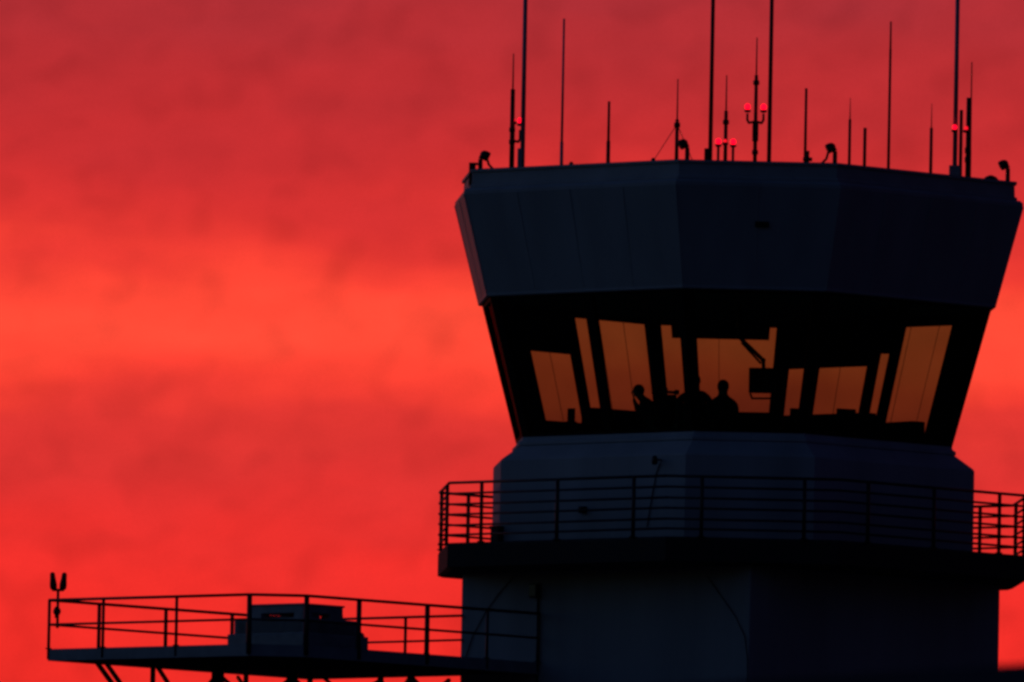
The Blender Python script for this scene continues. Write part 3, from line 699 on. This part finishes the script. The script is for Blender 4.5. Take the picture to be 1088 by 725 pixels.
X, Y, Zs = sep.outputs
# cloud-bank coordinates: azimuth across, elevation upwards
dxn = math_('DIVIDE', X, math_('MAXIMUM', Y, .05)); dzn = math_('DIVIDE', Zs, math_('MAXIMUM', Y, .05))
cmb = N.new('ShaderNodeCombineXYZ'); L.new(math_('MULTIPLY', dxn, 70), cmb.inputs[0]); L.new(math_('MULTIPLY', dzn, 260), cmb.inputs[1])
nz = N.new('ShaderNodeTexNoise'); nz.inputs['Scale'].default_value = 1.0; nz.inputs['Detail'].default_value = 2; nz.inputs['Roughness'].default_value = .5; L.new(cmb.outputs[0], nz.inputs['Vector'])
warp = math_('MULTIPLY', math_('SUBTRACT', nz.outputs['Fac'], .5), .0060)
cm2 = N.new('ShaderNodeCombineXYZ'); L.new(math_('MULTIPLY', dxn, 260), cm2.inputs[0]); L.new(math_('MULTIPLY', dzn, 420), cm2.inputs[1])
n2 = N.new('ShaderNodeTexNoise'); n2.inputs['Scale'].default_value = 1.0; n2.inputs['Detail'].default_value = 3; n2.inputs['Roughness'].default_value = .45; L.new(cm2.outputs[0], n2.inputs['Vector'])
cm4 = N.new('ShaderNodeCombineXYZ'); L.new(math_('MULTIPLY', math_('ADD', dxn, math_('MULTIPLY', dzn, .6)), 270), cm4.inputs[0]); L.new(math_('MULTIPLY', math_('SUBTRACT', dzn, math_('MULTIPLY', dxn, .5)), 330), cm4.inputs[1])
n4 = N.new('ShaderNodeTexNoise'); n4.inputs['Scale'].default_value = 1.0; n4.inputs['Detail'].default_value = 1; n4.inputs['Roughness'].default_value = .6; L.new(cm4.outputs[0], n4.inputs['Vector'])
dark = math_('SUBTRACT', 1, math_('MULTIPLY', math_('MULTIPLY', math_('SUBTRACT', .50, n4.outputs['Fac']), 2.6, clamp=True), .20))
cm3 = N.new('ShaderNodeCombineXYZ'); L.new(math_('MULTIPLY', dxn, 9000), cm3.inputs[0]); L.new(math_('MULTIPLY', dzn, 11000), cm3.inputs[1])
n3 = N.new('ShaderNodeTexNoise'); n3.inputs['Scale'].default_value = 1.0; n3.inputs['Detail'].default_value = 2; L.new(cm3.outputs[0], n3.inputs['Vector'])
el = math_('ADD', dzn, warp)
def py2z(py): return .066-(py-362)/FPX
# ramp input: 0 at z .03, 1 at z .11
rin = math_('DIVIDE', math_('SUBTRACT', el, .03), .08, clamp=True)
ramp = N.new('ShaderNodeValToRGB'); L.new(rin, ramp.inputs[0]); cr = ramp.color_ramp; cr.interpolation = 'B_SPLINE'
STOPS = [(900,(.62,.018,.014)), (725,(.88,.027,.020)), (620,(.86,.028,.022)), (530,(.72,.031,.028)), (450,(.65,.033,.029)), (404,(.97,.050,.030)), (355,(1.06,.080,.042)), (308,(.98,.060,.034)), (260,(.74,.034,.029)), (175,(.57,.027,.029)), (60,(.46,.026,.030)), (-40,(.40,.028,.035)), (-400,(.25,.03,.05))]
def pos(py): return (py2z(py)-.03)/.08
while len(cr.elements) < len(STOPS): cr.elements.new(.5)
for e, (py, c) in zip(cr.elements, STOPS): e.position = max(0, min(1, pos(py))); 
for e, (py, c) in zip(cr.elements, STOPS): e.color = (*c, 1)
shade_ = math_('ADD', math_('MULTIPLY', n2.outputs['Fac'], .30), .87)
shade2 = math_('MULTIPLY', math_('MULTIPLY', shade_, dark), math_('ADD', math_('MULTIPLY', n3.outputs['Fac'], .24), .90))
vm = N.new('ShaderNodeVectorMath'); vm.operation = 'SCALE'; L.new(ramp.outputs[0], vm.inputs[0]); L.new(shade2, vm.inputs['Scale'])
# dusk sky elsewhere: Nishita tinted blue
tint = N.new('ShaderNodeMix'); tint.data_type = 'RGBA'; tint.blend_type = 'MULTIPLY'; tint.inputs['Factor'].default_value = 1
L.new(sky.outputs[0], tint.inputs['A']); tc_ = N.new('ShaderNodeMix'); tc_.data_type = 'RGBA'; tc_.inputs['A'].default_value = (.025,.047,.118,1); tc_.inputs['B'].default_value = (.018,.024,.096,1)
L.new(math_('MULTIPLY', math_('ADD', X, .5), 1.3, clamp=True), tc_.inputs['Factor']); L.new(tc_.outputs['Result'], tint.inputs['B'])
# red glow only low and towards the afterglow
fa = math_('MULTIPLY', math_('SUBTRACT', Y, .35), 2.2, clamp=True)
fe = math_('SUBTRACT', 1, math_('MULTIPLY', math_('SUBTRACT', Zs, .12), 3.0, clamp=True))
fac = math_('MULTIPLY', math_('MULTIPLY', fa, fa), fe)
mx = N.new('ShaderNodeMix'); mx.data_type = 'RGBA'; L.new(fac, mx.inputs['Factor'])
side = math_('ADD', .38, math_('MULTIPLY', math_('MAXIMUM', math_('MULTIPLY', X, -1.0), 0), 1.25)); vs_ = N.new('ShaderNodeVectorMath'); vs_.operation = 'SCALE'; L.new(tint.outputs['Result'], vs_.inputs[0]); L.new(side, vs_.inputs['Scale']); L.new(vs_.outputs[0], mx.inputs['A']); L.new(vm.outputs[0], mx.inputs['B'])
L.new(mx.outputs['Result'], bg.inputs['Color']); bg.inputs['Strength'].default_value = 1.0

sun = bpy.data.lights.new('sun', 'SUN'); sun.energy = .05; sun.angle = R(2); sun.color = (1,.25,.12)
so = bpy.data.objects.new('sun', sun); C.objects.link(so)
az = R(30); dv = Vector((-math.sin(az)*math.cos(R(1)), math.cos(az)*math.cos(R(1)), math.sin(R(1))))   # towards the sun: behind and left
so.rotation_euler = dv.to_track_quat('Z', 'Y').to_euler(); so.location = dv*200

sc = bpy.context.scene
sc.view_settings.view_transform = 'Standard'; sc.view_settings.look = 'None'; sc.view_settings.exposure = 0; sc.view_settings.gamma = 1
sc.render.engine = 'CYCLES'; sc.cycles.pixel_filter_type = 'BLACKMAN_HARRIS'; sc.cycles.filter_width = 3.0
sc.cycles.max_bounces = 6; sc.cycles.transparent_max_bounces = 24; sc.cycles.use_denoising = True
